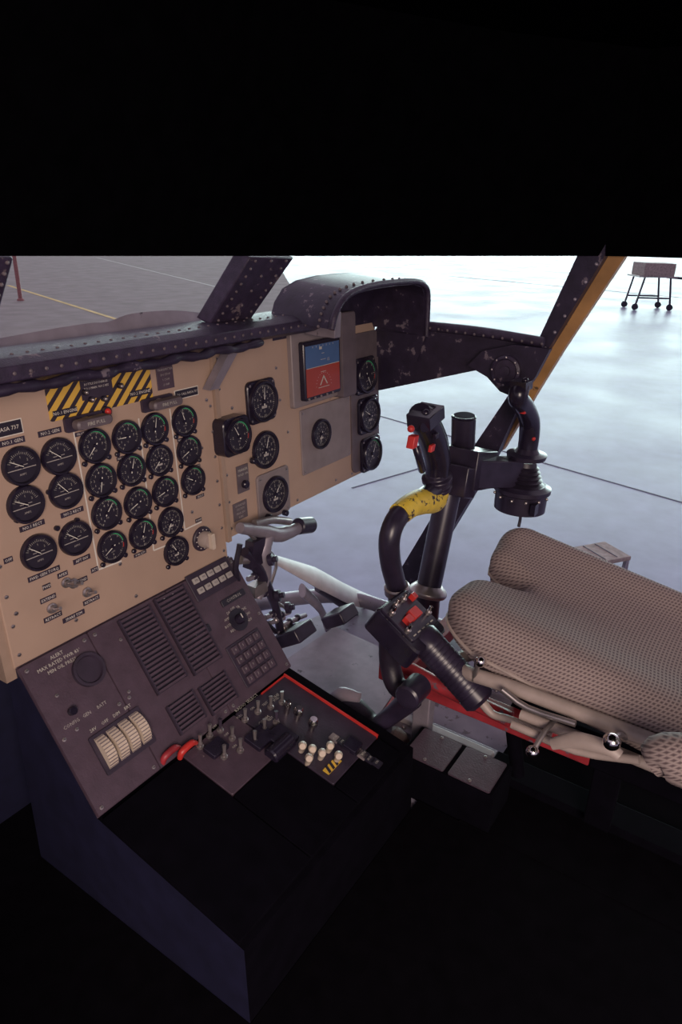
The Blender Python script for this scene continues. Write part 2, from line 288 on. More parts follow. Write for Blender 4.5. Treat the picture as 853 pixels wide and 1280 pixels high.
def gauge(fr,u,v,r,kind=0,needle=None,square=False,name='round_gauge',base=0,grp=ip):
    mb=MB(name); O=fr.p(u,v,base); N=fr.N
    if square:
        mb.prism(fr,rrect(u,v,2.12*r,2.12*r,r*.32),base,base+.008,'gloss',ch=.002)
        for sx in(-1,1):
            for sy in(-1,1): mb.screw(fr,u+sx*r*.86,v+sy*r*.86,.0028,n=base+.008)
        h0=.008
    else: h0=0
    mb.lathe(O,N,[(r*1.04,0),(r*1.04,h0+.006),(r*.99,h0+.009),(r*.90,h0+.009),(r*.86,h0+.003)],['gloss']*3+['face'],36)
    f=base+h0+.0034
    mb.lathe(fr.p(u,v,f-.001),N,[(r*.88,0),(r*.88,.0008)],'face',32)
    def tick(ang,r0,r1,w,k,n=.0006):
        c,s_=math.sin(ang),math.cos(ang)
        mb.add([fr.p(u+c*r0-s_*w,v+s_*r0+c*w,f+n),fr.p(u+c*r0+s_*w,v+s_*r0-c*w,f+n),fr.p(u+c*r1+s_*w,v+s_*r1-c*w,f+n),fr.p(u+c*r1-s_*w,v+s_*r1+c*w,f+n)],[(0,1,2,3)],k)
    def arc(a0,a1,r0,r1,k):
        n=14
        vs=[];
        for i in range(n+1):
            a=a0+(a1-a0)*i/n; vs+=[fr.p(u+math.sin(a)*r0,v+math.cos(a)*r0,f+.0004),fr.p(u+math.sin(a)*r1,v+math.cos(a)*r1,f+.0004)]
        mb.add(vs,[(2*i,2*i+1,2*i+3,2*i+2) for i in range(n)],k)
    D=math.radians
    if kind==0:
        for i in range(17):
            a=D(-70+i*140/16); tick(a,r*.62,r*(.72 if i%4 else .78),r*.009,'mark')
        mb.rect(fr,u-r*.80,v-r*.17,u+r*.80,v-r*.13,f,f+.0009,'dimw')
        for i,t in enumerate(('0','1','2')): a=D(-55+55*i); mb.text(fr,u+math.sin(a)*r*.46,v+math.cos(a)*r*.46,t,r*.18,'mark',n=f+.0009)
        mb.text(fr,u,v-r*.45,'AMPS',r*.16,'dimw',n=f+.0009)
        mb.rect(fr,u-r*.35,v+r*.02,u+r*.35,v+r*.05,f,f+.0008,'dimw')
        a=D(needle if needle is not None else -40); tick(a,-r*.1,r*.7,r*.018,'needle',.0022)
        mb.lathe(fr.p(u,v-r*.02,f),N,[(r*.14,0),(r*.12,.002)],'gloss',12)
    else:
        n=40 if kind!=3 else 50
        a0,a1=(-150,120) if kind==1 else (-180,172)
        for i in range(n+1):
            a=D(a0+(a1-a0)*i/n); tick(a,r*(.66 if i%5==0 else .73),r*.8,r*(.014 if i%5==0 else .008),'mark')
        for i in range(0,n,5 if kind!=2 else 10):
            a=D(a0+(a1-a0)*i/n); mb.text(fr,u+math.sin(a)*r*.50,v+math.cos(a)*r*.50,str((i//5)%10),r*.20,'mark',n=f+.0009)
        if kind==1: arc(D(-20),D(70),r*.81,r*.85,'green')
        if kind==2:
            arc(D(-60),D(80),r*.81,r*.86,'green'); arc(D(90),D(110),r*.81,r*.86,'red')
        if kind==3:
            for i in range(10): a=D(36*i); tick(a,r*.25,r*.34,r*.014,'dimw')
            mb.rect(fr,u-r*.18,v-r*.34,u+r*.18,v-r*.22,f,f+.001,'dimw')
        if kind==4:
            arc(D(-60),D(100),r*.81,r*.84,'green')
        a=D(needle if needle is not None else random.uniform(-170,60))
        q=Vector((math.sin(a),math.cos(a))); w=Vector((q.y,-q.x))*r*.038
        mb.add([fr.p(u-q.x*r*.2-w.x,v-q.y*r*.2-w.y,f+.0022),fr.p(u-q.x*r*.2+w.x,v-q.y*r*.2+w.y,f+.0022),fr.p(u+q.x*r*.7+w.x*.3,v+q.y*r*.7+w.y*.3,f+.0022),fr.p(u+q.x*r*.7-w.x*.3,v+q.y*r*.7-w.y*.3,f+.0022)],[(0,1,2,3)],'needle')
        if kind in(1,2): mb.text(fr,u,v-r*.3,random.choice(('PSI','°C','% RPM','TORQ','x100')),r*.15,'dimw',n=f+.0009)
        mb.lathe(fr.p(u,v,f),N,[(r*.12,0),(r*.1,.003)],'gloss',12)
    return mb.build(grp)
for px,py in ((25,582),(72,570),(31,630),(81,613),(47,690),(93,672)):
    u,v=PF.uv(px,py); gauge(PF,u,v,.0295,0,needle=random.choice((-60,-50,-40)),name='generator_gauge')
for px,py,k in ((117,557,1),(125,600,1),(132,641,1),(139,683,2),(157,546,1),(163,587,4),(171,628,1),(177,667,2),(192,536,2),(198,575,3),(205,614,1),(212,652,3),(219,688,3),(229,526,2),(235,563,1),(240,600,1)):
    u,v=PF.uv(px,py); gauge(PF,u,v,.029,k,name='engine_gauge')
    mb=MB('adjust_knob')
    for sx in (-1,1): mb.cyl(PF.p(u+sx*.0245,v-.0255,0),PF.p(u+sx*.0245,v-.0255,.006),.0045,'gloss',seg=10,ch=.001)
    mb.build(ip)
mb=MB('selector_knob_and_toggles')
u,v=PF.uv(252,673); mb.lathe(PF.p(u,v,0),PF.N,[(.026,0),(.026,.004),(.024,.006)],'ped2',28)
for i in range(12):
    a=i*math.pi/6; mb.rect(PF,u+math.cos(a)*.020-.001,v+math.sin(a)*.020-.001,u+math.cos(a)*.020+.001,v+math.sin(a)*.020+.001,.006,.007,'white')
mb.lathe(PF.p(u,v,.006),PF.N,[(.017,0),(.017,.012),(.014,.02)],'crm2',16); mb.rect(PF,u-.005,v-.017,u+.005,v+.017,.024,.034,'cream',r=.003)
for px,py in ((91,729),(64,760),(108,740),(82,728)):
    u,v=PF.uv(px,py); mb.lathe(PF.p(u,v,0),PF.N,[(.009,0),(.009,.003),(.006,.004),(.006,.009)],'steel',14); mb.tube([PF.p(u,v,.008),PF.p(u,v+.003,.018),PF.p(u,v+.007,.027)],[.0018,.0024,.003],'steel',10)
for px,py in ((60,615),(70,660),(95,650),(20,650)):
    u,v=PF.uv(px,py); mb.cyl(PF.p(u,v,0),PF.p(u,v,.005),.0045,'gloss',seg=12)
mb.build(ip)
# ---- right plate
mb=MB('right_plate')
vbr=PF.uv(287,673)[1]; ur=1.615
pts=[(.995,vbr),(ur-.05,vbr),(ur-.015,vbr+.012),(ur,vbr+.05),(ur,.12),(ur-.03,.17),(1.45,.2),(1.05,.2),(.995,.16)]
mb.prism(PF,pts,-.02,0,'tan',ch=.002)
mb.rect(PF,.985,vbr-.005,.996,.17,-.03,.006,'tan2')
for i in range(7): mb.screw(PF,1.003,vbr+.02+i*.06,.0035)
for px,py in ((372,625),(312,655),(420,600),(350,500),(360,540),(345,460),(290,510),(440,592)):
    u,v=PF.uv(px,py); mb.screw(PF,u,v,.0038)
u0,v0=PF.uv(377,580)[0],PF.uv(400,585)[1]; u1=PF.uv(437,545)[0]; v1=PF.uv(400,505)[1]
mb.rect(PF,u0,v0,u1,v1,.0,.004,'bezel',r=.004,ch=.001)
for a in (u0+.008,u1-.008):
    for b in (v0+.008,v1-.008): mb.screw(PF,a,b,.003,n=.004)
UR0=PF.uv(437,520)[0]
mb.rect(PF,UR0+.004,vbr+.01,ur-.002,.14,0,.005,'dkgry',r=.02,ch=.001)
e0=PF.uv(360,455)[0]; e1=PF.uv(417,455)[0]; ev0=PF.uv(392,502)[1]; ev1=.19
mb.rect(PF,e0,ev0,e1,ev1,0,.012,'bezel',r=.006,ch=.002)
c0_=PF.uv(416,455)[0]; c1_=PF.uv(433,455)[0]
mb.rect(PF,c0_,ev0-.005,c1_,.20,0,.030,'dkgry',r=.006,ch=.002)
mb.build(ip)
mb=MB('electronic_attitude_display')
s0=PF.uv(369,458)[0]; s1=PF.uv(415,458)[0]; sv0=PF.uv(392,495)[1]; sv1=PF.uv(392,423)[1]; sm=(sv0*.45+sv1*.55)
mb.rect(PF,s0,sv0,s1,sv1,.010,.026,'gloss',r=.006,ch=.002)
mb.rect(PF,s0+.006,sv0+.008,s1-.006,sm,.025,.0268,'adired'); mb.rect(PF,s0+.006,sm,s1-.006,sv1-.010,.025,.0268,'skyblue')
uc=(s0+s1)/2; f=.0268
mb.rect(PF,s0+.008,sm-.0006,s1-.008,sm+.0006,f,f+.0004,'mark')
for i in (-2,-1,1,2): mb.rect(PF,uc-.010/abs(i),sm+i*.014,uc+.010/abs(i),sm+i*.014+.0009,f,f+.0004,'mark')
for k in range(7): mb.rect(PF,uc-.04+k*.0135,sv1-.016,uc-.0393+k*.0135,sv1-.012,f,f+.0004,'mark')
mb.text(PF,uc+.02,sm+.012,'15',.010,'mark',n=f+.0006); mb.rect(PF,uc-.014,sv1-.022,uc-.004,sv1-.016,f,f+.0004,'mark')
for a in range(13):
    t=math.radians(180*a/12); mb.rect(PF,uc+.03*math.cos(t)-.0006,sm-.046+.03*math.sin(t)-.0006,uc+.03*math.cos(t)+.0006,sm-.046+.03*math.sin(t)+.0006,f,f+.0004,'mark')
for s_ in (-1,1): mb.prism(PF,[(uc,sm-.022),(uc+s_*.016,sm-.044),(uc+s_*.012,sm-.044),(uc,sm-.027)],f,f+.0004,'mark')
mb.rect(PF,uc-.022,sm-.05,uc+.022,sm-.0488,f,f+.0004,'mark')
for k in range(5): mb.cyl(PF.p(s0+.012+k*.024,sv0+.004,.026),PF.p(s0+.012+k*.024,sv0+.004,.029),.0025,'bezel',seg=10)
mb.build(ip)
G=[(325,501,26,3,True,5),(331,562,24,3,False,20),(399,542,19,3,False,200),(453,469,22,2,True,150),(457,518,22,3,True,-60),(460,566,21,1,True,30)]
for px,py,rp,k,sq,nd in G:
    u,v=PF.uv(px,py); r=PF.rad(px,py,rp)*.97; gauge(PF,u,v,r,k,needle=nd,square=sq,name='flight_gauge',base=.004 if px>370 else 0)
u,v=PF.uv(341,617); mb=MB('altimeter_mount'); mb.prism(PF,rrect(u,v,.112,.112,.01),0,.006,'bezel',ch=.001)
for sx in(-1,1):
    for sy in(-1,1): mb.screw(PF,u+sx*.047,v+sy*.047,.0035,n=.006)
mb.build(ip); gauge(PF,u,v,.0415,3,needle=40,name='altimeter',base=.005)
F2=Fr(PF.p(0,0,.03),(1,0,0),PF.V); u,v=F2.uv(297,545); mb=MB('standby_gauge_box'); mb.prism(F2,rrect(u,v,.078,.078,.014),-.03,0,'gloss',ch=.002); mb.build(ip)
gauge(F2,u,v,.035,2,needle=-30,name='standby_gauge')
mb=MB('small_switches')
u,v=PF.uv(303,598); mb.rect(PF,u-.018,v-.03,u+.018,v+.03,0,.003,'dkgry'); mb.text(PF,u,v+.02,'MARKER',.008,'mark',n=.0034); mb.text(PF,u,v+.010,'HOLD ON',.007,'mark',n=.0034); mb.cyl(PF.p(u,v-.012,.003),PF.p(u,v-.012,.014),.009,'gloss',ch=.002)
u,v=PF.uv(300,638); mb.rect(PF,u-.022,v-.02,u+.022,v+.02,0,.002,'dkgry'); 
for i in range(4): mb.text(PF,u,v+.013-i*.009,('GUARDED','SYSTEM','MAX 350','KIAS')[i],.007,'dimw',n=.0026)
for px,py in ((352,640),(331,645),(312,575)):
    u,v=PF.uv(px,py); mb.cyl(PF.p(u,v,.006),PF.p(u,v,.018),.007,'gloss',ch=.001)
mb.build(ip)

# ================= glareshield
gs=Grp('glareshield',(1.0,.9,-.2))
mb=MB('coaming_beam')
prof=[(.905,-.222),(.885,-.212),(.885,-.192),(.905,-.184),(.99,-.184),(1.0,-.2),(.96,-.222)]
def xprism(mb,prof,x0,x1,k):
    n=len(prof); mb.add([Vector((x0,a,b)) for a,b in prof]+[Vector((x1,a,b)) for a,b in prof],[tuple(range(n)),tuple(range(n,2*n))]+[(i,(i+1)%n,n+(i+1)%n,n+i) for i in range(n)],k)
xprism(mb,prof,.2,1.30,'blackc')
for i in range(44):
    x=.24+i*.0245; mb.sph((x,.8845,-.202),.0030,'dkgry',seg=8,sq=.6,ax=(0,-1,0)); mb.sph((x,.925,-.1835),.0028,'dkgry',seg=8,sq=.6)
mb.build(gs,bevel=.002)
mb=MB('padded_seal')
pts=[];rr=[]
for i in range(60):
    x=.2+i*.0146; pts.append((x,.890+.003*math.sin(i*1.3),-.224+.002*math.sin(i*.9))); rr.append(.008+.0015*math.sin(i*2.1))
mb.tube(pts,rr,'black',10); mb.build(gs)
mb=MB('diagonal_strut'); a=aty(268,487,.935);b=aty(303,420,.915)
mb.hexa([a+Vector((-.012,0,0)),a+Vector((.012,0,0)),a+Vector((.012,.02,0)),a+Vector((-.012,.02,0))],[b+Vector((-.014,0,0)),b+Vector((.014,0,0)),b+Vector((.014,.02,0)),b+Vector((-.014,.02,0))],'gry'); mb.build(gs)
# hood shroud
mb=MB('instrument_hood')
lip=[(413,412),(418,392),(428,374),(444,363),(468,356),(500,352),(520,352),(530,357),(534,370),(532,420)]
yl=.81; yb_=.965
L0=[aty(px,py,yl) for px,py in lip]
n=len(L0); th=.010
cx_=sum(p.x for p in L0)/n
def off(p,d): 
    q=Vector((p.x-cx_,0,p.z+.24)).normalized()*d; return p+q
vs=[]
for p in L0:
    b=Vector((p.x,yb_,p.z+.010)); vs+=[p,off(p,-th),off(b,-th),b]
fs=[]
for i in range(n-1):
    for j in range(4): fs.append((4*i+j,4*i+(j+1)%4,4*i+4+(j+1)%4,4*i+4+j))
fs+=[(0,1,2,3),(4*n-4,4*n-3,4*n-2,4*n-1)]
mb.add(vs,fs,'black')
mb.tube([off(p,0)+Vector((0,-.003,0)) for p in L0],.007,'blackc',10,n=3)
cp,_=catmull(L0,0,5)
for i,p in enumerate(cp[::2]): mb.sph(p+Vector((0,.03,.003)),.0035,'dkgry',seg=8)
mb.add([Vector((p.x,.960,p.z+.010)) for p in L0]+[Vector((L0[-1].x,.960,-.33)),Vector((L0[0].x,.960,-.26))],[tuple(range(n+2))],'black')
mb.add([L0[-1],Vector((L0[-1].x,yb_,L0[-1].z)),Vector((L0[-1].x,yb_,-.33)),Vector((L0[-1].x,yl+.02,-.33))],[(0,1,2,3)],'black')
mb.build(gs)
mb=MB('hood_bracket')
a=aty(418,410,.86);mb.abox((a.x-.012,.85,a.z-.02),(a.x+.012,.93,a.z+.035),'gry'); mb.build(gs,bevel=.002)

# ================= fuselage frame
fu=Grp('cockpit_window_frame',(1.4,.7,-.4))
XS=1.64
SF=Fr((XS,0,0),(0,1,0),(0,0,1))
def sp(l,x=XS):
    return [ (atx(px,py,x).y,atx(px,py,x).z) for px,py in l]
mb=MB('side_pillar')
mb.prism(SF,sp([(733,300),(760,300),(757,322),(668,468),(624,566),(518,742),(484,742),(598,552),(655,468)]),-.012,.02,'black')
mb.prism(SF,sp([(740,300),(790,300),(778,322),(700,440),(668,492),(624,566),(602,562),(650,478),(735,335)]),.022,.05,'orange',ch=.003)
for i in range(9):
    t=i/8; p=Vector(atx(748,330,XS))*(1-t)+Vector(atx(650,490,XS))*t; mb.sph(p+Vector((-.013,0,0)),.004,'gry',seg=8)
mb.build(fu)
mb=MB('side_coaming')
mb.prism(SF,sp([(455,450),(470,488),(600,461),(660,454),(683,432),(676,424),(600,416),(534,408),(480,405)]),-.03,.02,'black',ch=.003)
A=atx(530,407,XS-.03);B=atx(680,428,XS-.03)
mb.tube([A,A*.5+B*.5+Vector((0,0,.004)),B],.012,'blackc',10,n=5)
for i in range(14): p=A.lerp(B,i/13)+Vector((-.012,0,-.002)); mb.sph(p,.0035,'dkgry',seg=8)
mb.build(fu)
mb=MB('corner_vent_bracket')
SF2=Fr((XS-.04,0,0),(0,1,0),(0,0,1))
mb.prism(SF2,sp([(588,456),(606,438),(645,430),(690,436),(672,470),(652,498),(628,488),(612,470)],XS-.04),-.015,.01,'black',ch=.004)
c=atx(634,463,XS-.055); mb.lathe(c,(-1,0,0),[(.036,0),(.036,.012),(.03,.016),(.026,.010),(.012,.010),(.012,.016),(.002,.017)],'blackc',28)
for i in range(8):
    a=i*math.pi/4; mb.sph(c+Vector((-.014,.032*math.cos(a),.032*math.sin(a))),.003,'steel',seg=8)
mb.build(fu)
def post(bl,br,tl,tr,yb2,yt,name):
    mb=MB(name); q=Vector((0,.035,.01))
    b0=aty(*bl,yb2);b1=aty(*br,yb2);t0=aty(*tl,yt);t1=aty(*tr,yt)
    mb.hexa([b0,b1,b1+q,b0+q],[t0,t1,t1+q,t0+q],'blackc')
    for i in range(9):
        for s_ in (.15,.5,.85):
            if s_==.5 and i%2: continue
            k=(i+.5)/9; p=(b0.lerp(t0,k)).lerp(b1.lerp(t1,k),s_); mb.sph(p+Vector((0,-.001,.001)),.0030,'dkgry',seg=8)
    mb.build(fu,bevel=.003)
post((262,406),(312,402),(313,322),(368,322),.955,.858,'windshield_post_inner')
post((-60,440),(-14,438),(-34,322),(18,322),.955,.865,'windshield_post_outer')
mb=MB('windshield_seal')
pts=[(-30,428),(60,412),(110,404),(135,402),(165,392),(215,388),(262,392)]
P=[aty(px,py,1.02) for px,py in pts]
cpts,_=catmull(P,0,5); n=len(cpts)
mb.add(cpts+[Vector((p.x,1.0,-.2)) for p in cpts],[(i,i+1,n+i+1,n+i) for i in range(n-1)],'gry')
mb.build(fu)
mb=MB('overhead_headliner')
hp=[(-.25,-1.2),(-.25,.86),(1.04,.85),(1.40,.64),(1.64,.41),(1.66,-1.2)]
def hz(x,y): return -.0209*x-.0466*max(y,-.3)
inn=[(-.15,-1.2),(-.15,.72),(.98,.72),(1.30,.54),(1.52,.36),(1.54,-1.2)]
lo=[Vector((x,y,hz(x,y))) for x,y in hp]; up=[Vector((x,y,.30)) for x,y in inn]; up2=[Vector((x,y,.36)) for x,y in hp]
n=len(lo); vs=lo+up+up2
fs=[(i,i+1,n+i+1,n+i) for i in range(1,n-1)]+[tuple(range(n,2*n))]+[(i,i+1,2*n+i+1,2*n+i) for i in range(1,n-1)]+[tuple(range(2*n,3*n))]
mb.add(vs,fs,'roof'); mb.build(fu)
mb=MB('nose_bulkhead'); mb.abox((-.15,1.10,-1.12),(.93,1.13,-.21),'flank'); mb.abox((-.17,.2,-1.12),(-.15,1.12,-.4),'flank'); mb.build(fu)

# ================= cockpit floor
ZF=-1.12
dk=Grp('cockpit_deck',(.9,.2,ZF))
mb=MB('deck_plate'); mb.prism(Fr((0,0,ZF),(1,0,0),(0,1,0)),[(-.15,-1.2),(1.66,-1.2),(1.66,.86),(1.62,1.02),(1.3,1.12),(-.15,1.12)],-.18,0,'floor'); mb.build(dk)
mb=MB('deck_shade_sheets'); mb.abox((-.14,-1.15,ZF),(.487,1.10,ZF+.008),'mat'); mb.abox((.487,-1.15,ZF),(1.02,.454,ZF+.008),'mat'); mb.abox((.487,.971,ZF),(.93,1.10,ZF+.008),'mat'); mb.abox((1.02,-1.15,ZF),(1.60,.36,ZF+.009),'mat'); mb.build(dk)  # thin black sheets added so the deck looks shadowed
mb=MB('sill_rail')
mb.tube([(1.63,.32,ZF+.03),(1.63,.5,ZF+.03),(1.625,.84,ZF+.03),(1.57,1.02,ZF+.05),(1.35,1.12,ZF+.10),(1.1,1.15,ZF+.16)],.022,'gry',12,n=5)
mb.abox((1.605,-1.15,ZF),(1.655,.32,ZF+.03),'shade_blk')
mb.build(dk)
mb=MB('seat_tracks')
for x in (1.20,1.46):
    mb.abox((x-.035,.365,ZF),(x+.035,.76,ZF+.03),'gry'); mb.abox((x-.012,.365,ZF+.03),(x+.012,.76,ZF+.045),'lgry')
    mb.abox((x-.035,-.4,ZF+.009),(x+.035,.365,ZF+.03),'shade_blk')  # aft run of the same track, shade painted as black
    for i in range(6): mb.sph((x-.024,.39+i*.062,ZF+.031),.005,'steel',seg=8)
mb.build(dk,bevel=.003)
mb=MB('red_edged_floor_panel')
mb.prism(Fr((0,0,ZF),(1,0,0),(0,1,0)),[(1.04,.62),(1.40,.66),(1.42,.94),(1.10,.96)],0,.05,'gry',ch=.004)
mb.prism(Fr((0,0,ZF+.02),(1,0,0),(0,1,0)),[(1.04,.59),(1.41,.65),(1.41,.67),(1.04,.61)],0,.035,'redp')
mb.prism(Fr((0,0,ZF+.02),(1,0,0),(0,1,0)),[(1.03,.59),(1.05,.59),(1.11,.97),(1.09,.97)],0,.035,'redp')
mb.build(dk)

# ================= pedestal
P1=Fr((0,.933,-.672),(1,0,0),(0,math.cos(math.radians(53)),math.sin(math.radians(53))))
P2=Fr((0,.765,-.892),(1,0,0),(0,math.cos(math.radians(11)),math.sin(math.radians(11))))
pe=Grp('center_pedestal',(.74,.6,-.95))
mb=MB('pedestal_body')
xa,xb=.488,.992
def loop(x): return [Vector((x,.965,-.70)),P1.p(x,0,-.006),P1.p(x,-.277,-.006),P2.p(x,-.31,-.006),Vector((x,.455,ZF)),Vector((x,.97,ZF))]
a=loop(xa);b=loop(xb)
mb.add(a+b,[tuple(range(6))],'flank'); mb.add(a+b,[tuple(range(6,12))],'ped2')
for i in range(6): mb.add([a[i],a[(i+1)%6],b[(i+1)%6],b[i]],[(0,1,2,3)],'shade_blk' if i in(2,3,4) else 'ped')  # aft and lower faces coloured black as shade
mb.build(pe)
mb=MB('forward_module_plates')
mb.rect(P1,.488,-.275,.618,-.004,-.006,.003,'ped',r=.003,ch=.001)
mb.rect(P1,.620,-.275,.800,-.004,-.006,.003,'ped',r=.003,ch=.001)
mb.rect(P1,.802,-.275,.992,-.004,-.006,.003,'ped',r=.003,ch=.001)
for x in (.498,.608,.630,.790,.812,.982):
    for v in (-.014,-.265,-.14): mb.screw(P1,x,v,.0038,n=.003)
u,v=P1.uv(109,838); mb.lathe(P1.p(u,v,.003),P1.N,[(.029,0),(.029,.008),(.024,.008),(.022,.003)],'ped2',30)
mb.lathe(P1.p(u,v,.003),P1.N,[(.023,0),(.023,.002)],'bezel',24); mb.lathe(P1.p(u,v,.005),P1.N,[(.018,0),(.018,.0003)],'dkgry',24)
for i in range(4): mb.rect(P1,u-.012,v-.012+i*.007,u+.008,v-.0112+i*.007,.0054,.0058,'green' if i==2 else 'mark')
for i,t in enumerate(('ALERT','MAX RATED PWR 83°','MIN OIL PRESS')): mb.text(P1,.553,-.014-i*.010,t,.0085,'mark',n=.0036)
for i,t in enumerate(('CONFIG','GEN','BATT')): mb.text(P1,.52+i*.03,-.125,t,.008,'dimw',n=.0036)
u,v=P1.uv(88,890); mb.cyl(P1.p(u,v,.003),P1.p(u,v,.014),.007,'gloss',ch=.001)
for px,py in ((150,800),(70,870),(160,865),(95,912)):
    u,v=P1.uv(px,py); mb.screw(P1,u,v,.0035,n=.003)
u,v=P1.uv(152,925)
mb.rect(P1,u-.052,v-.036,u+.052,v+.034,.003,.007,'ped2',r=.003)
for i in range(4):
    x=u-.036+i*.024; c=P1.p(x,v,-.012)
    mb.cyl(c-Vector((.0085,0,0)),c+Vector((.0085,0,0)),.034,'cream',seg=36)
    for j in range(36):
        a=j*math.pi/18; d=P1.V*math.cos(a)+P1.N*math.sin(a)
        if d.dot(P1.N)>.3: mb.box(c+d*.0345,Vector((.0088,0,0)),(P1.V*-math.sin(a)+P1.N*math.cos(a))*.0007,d*.0006,'bezel')
    mb.text(P1,x,v+.042,('28V','OFF','DIM','BRT')[i],.008,'mark',n=.0038)
mb.build(pe)
mb=MB('louvre_grilles')
def grille(q,nf):
    us=[P1.uv(*a)[0] for a in q]; vs=[P1.uv(*a)[1] for a in q]
    u0=(us[0]+us[3])/2;u1=(us[1]+us[2])/2;v1=(vs[0]+vs[1])/2;v0=(vs[2]+vs[3])/2
    mb.rect(P1,u0,v0,u1,v1,.003,.0045,'face'); 
    for s_ in ((u0,u0+.003),(u1-.003,u1)): mb.rect(P1,s_[0],v0,s_[1],v1,.003,.011,'ped2')
    for i in range(nf):
        y=v0+(i+.5)*(v1-v0)/nf; mb.rect(P1,u0+.002,y-(v1-v0)/nf*.27,u1-.002,y+(v1-v0)/nf*.27,.0045,.010,'ped')
grille(((144,778),(182,758),(234,847),(195,868)),18)
grille(((186,752),(222,735),(280,822),(243,842)),18)
grille(((203,884),(237,866),(258,898),(224,917)),7)
grille(((243,861),(276,842),(298,872),(265,893)),7)
mb.build(pe)
mb=MB('radio_control_heads')
def rc(px,py,w,h,n1,k,r=.002): u,v=P1.uv(px,py); mb.rect(P1,u-w/2,v-h/2,u+w/2,v+h/2,.003,n1,k,r=r,ch=.0006); return u,v
u,v=rc(264,724,.12,.058,.006,'ped2')
for i in range(5):
    for j in range(2):
        x=u-.042+i*.021; y=v+.012-j*.022; mb.rect(P1,x-.0075,y-.006,x+.0075,y+.006,.006,.010,'dimw',r=.0015,ch=.0006); mb.text(P1,x,y,random.choice(('UHF','VHF','FM','ICS','HF')),.006,'ped2',n=.0103)
u,v=P1.uv(297,775); mb.lathe(P1.p(u,v,.003),P1.N,[(.024,0),(.024,.002)],'face',24); mb.lathe(P1.p(u,v,.003),P1.N,[(.011,0),(.011,.012),(.008,.016)],'gloss',16)
mb.rect(P1,u-.001,v,u+.001,v+.010,.019,.0196,'white')
for i in range(9):
    a=math.radians(-30+i*30); mb.text(P1,u+.030*math.cos(a),v+.026*math.sin(a),('ADF','CH1','CH2','TR','OFF','DF','AMP','BOTH','REC')[i],.0075,'mark',n=.0036)
u,v=rc(314,822,.098,.092,.006,'ped2')
for i in range(4):
    for j in range(4):
        x=u-.033+i*.022; y=v+.033-j*.022; mb.rect(P1,x-.008,y-.008,x+.008,y+.008,.006,.011,'ped',r=.0015,ch=.0008); mb.text(P1,x,y,str((i+j*4)%10),.008,'dimw',n=.0113)
u,v=rc(290,748,.07,.014,.007,'face'); mb.text(P1,u,v,'CONTROL',.009,'dimw',n=.0075)
u,v=rc(252,790,.04,.016,.007,'face')
mb.build(pe)
mb=MB('aft_module_plates')
xr=.955
mb.rect(P2,.488,-.30,.66,-.006,-.006,.003,'shade_blk',r=.003,ch=.001)  # black plates here carry painted shade towards the aft end
mb.rect(P2,.663,-.30,.80,-.130,-.006,.003,'shade_blk',r=.003,ch=.001)
mb.rect(P2,.663,-.127,.80,-.006,-.006,.003,'ped',r=.003,ch=.001)
mb.rect(P2,.803,-.245,xr,-.006,-.006,.003,'ped2',r=.003,ch=.001)
mb.rect(P2,.803,-.30,xr,-.248,-.006,.003,'shade_blk',r=.003,ch=.001)
mb.rect(P2,xr,-.245,xr+.003,-.006,-.006,.008,'red')
mb.rect(P2,.88,-.010,xr,-.007,0,.006,'red')
def k2(px,py): return P2.uv(px,py)
for px,py,r in ((371,900,.010),(389,914,.010),(358,892,.007)):
    u,v=k2(px,py); mb.lathe(P2.p(u,v,.003),P2.N,[(.006,0),(.006,.012),(r,.016),(r,.026),(r*.7,.031)],'chrome',18)
for i,(px,py) in enumerate(((376,940),(388,944),(400,949),(410,940),(384,955),(420,952))):
    u,v=k2(px,py); mb.tube([P2.p(u,v,0),P2.p(u-.004,v-.004,.020),P2.p(u-.014,v-.008,.036),P2.p(u-.020,v-.012,.040)],[.005,.0065,.008,.006],'cream',12,n=3)
for i in range(5):
    for j in range(2):
        u,v=k2(418+i*9,925+i*5); v+=-j*.03; mb.rect(P2,u-.008,v-.010,u+.008,v+.010,.003,.007,'face' if (i+j)%3 else 'bezel',r=.001); mb.text(P2,u,v,('AUX','ON','OFF','TST')[(i+j)%4],.006,'mark',n=.0074)
for px,py in ((234,942),(213,948)):
    u,v=k2(px,py); mb.tube([P2.p(u-.018,v,.003),P2.p(u-.014,v,.016),P2.p(u+.008,v,.020),P2.p(u+.022,v,.010)],[.005,.0065,.0065,.004],'redp' if px<220 else 'red',12,n=4)
for px,py in ((262,922),(275,915),(290,925),(250,935),(306,902),(322,892),(300,940),(330,915),(345,905),(352,880),(280,948),(318,930),(338,886)):
    u,v=k2(px,py); mb.lathe(P2.p(u,v,.003),P2.N,[(.007,0),(.007,.003),(.0045,.004),(.0045,.009)],'steel',12); mb.tube([P2.p(u,v,.01),P2.p(u+.003,v+.006,.028)],[.0025,.004],'ped2' if px%2 else 'steel',8)
    mb.text(P2,u,v+.014,random.choice(('ON','OFF','PULL','TEST','RDR')),.007,'mark',n=.0036)
for t,px,py in (('RADIO SELECT',308,880),('UHF',345,872),('COMM',330,902)):
    u,v=k2(px,py); mb.text(P2,u,v,t,.010,'mark',n=.0036)
for px,py,w,h in ((325,925,.05,.04),(440,935,.03,.03),(352,925,.045,.05),(270,938,.04,.03)):
    u,v=k2(px,py); mb.rect(P2,u-w/2,v-h/2,u+w/2,v+h/2,.003,.012,'gloss',r=.003,ch=.001)
u,v=k2(418,955); mb.rect(P2,u-.030,v-.008,u+.012,v+.006,.003,.005,'yel')
for i in range(3): mb.prism(P2,[(u-.028+i*.012,v-.008),(u-.022+i*.012,v-.008),(u-.016+i*.012,v+.006),(u-.022+i*.012,v+.006)],.005,.0056,'face')
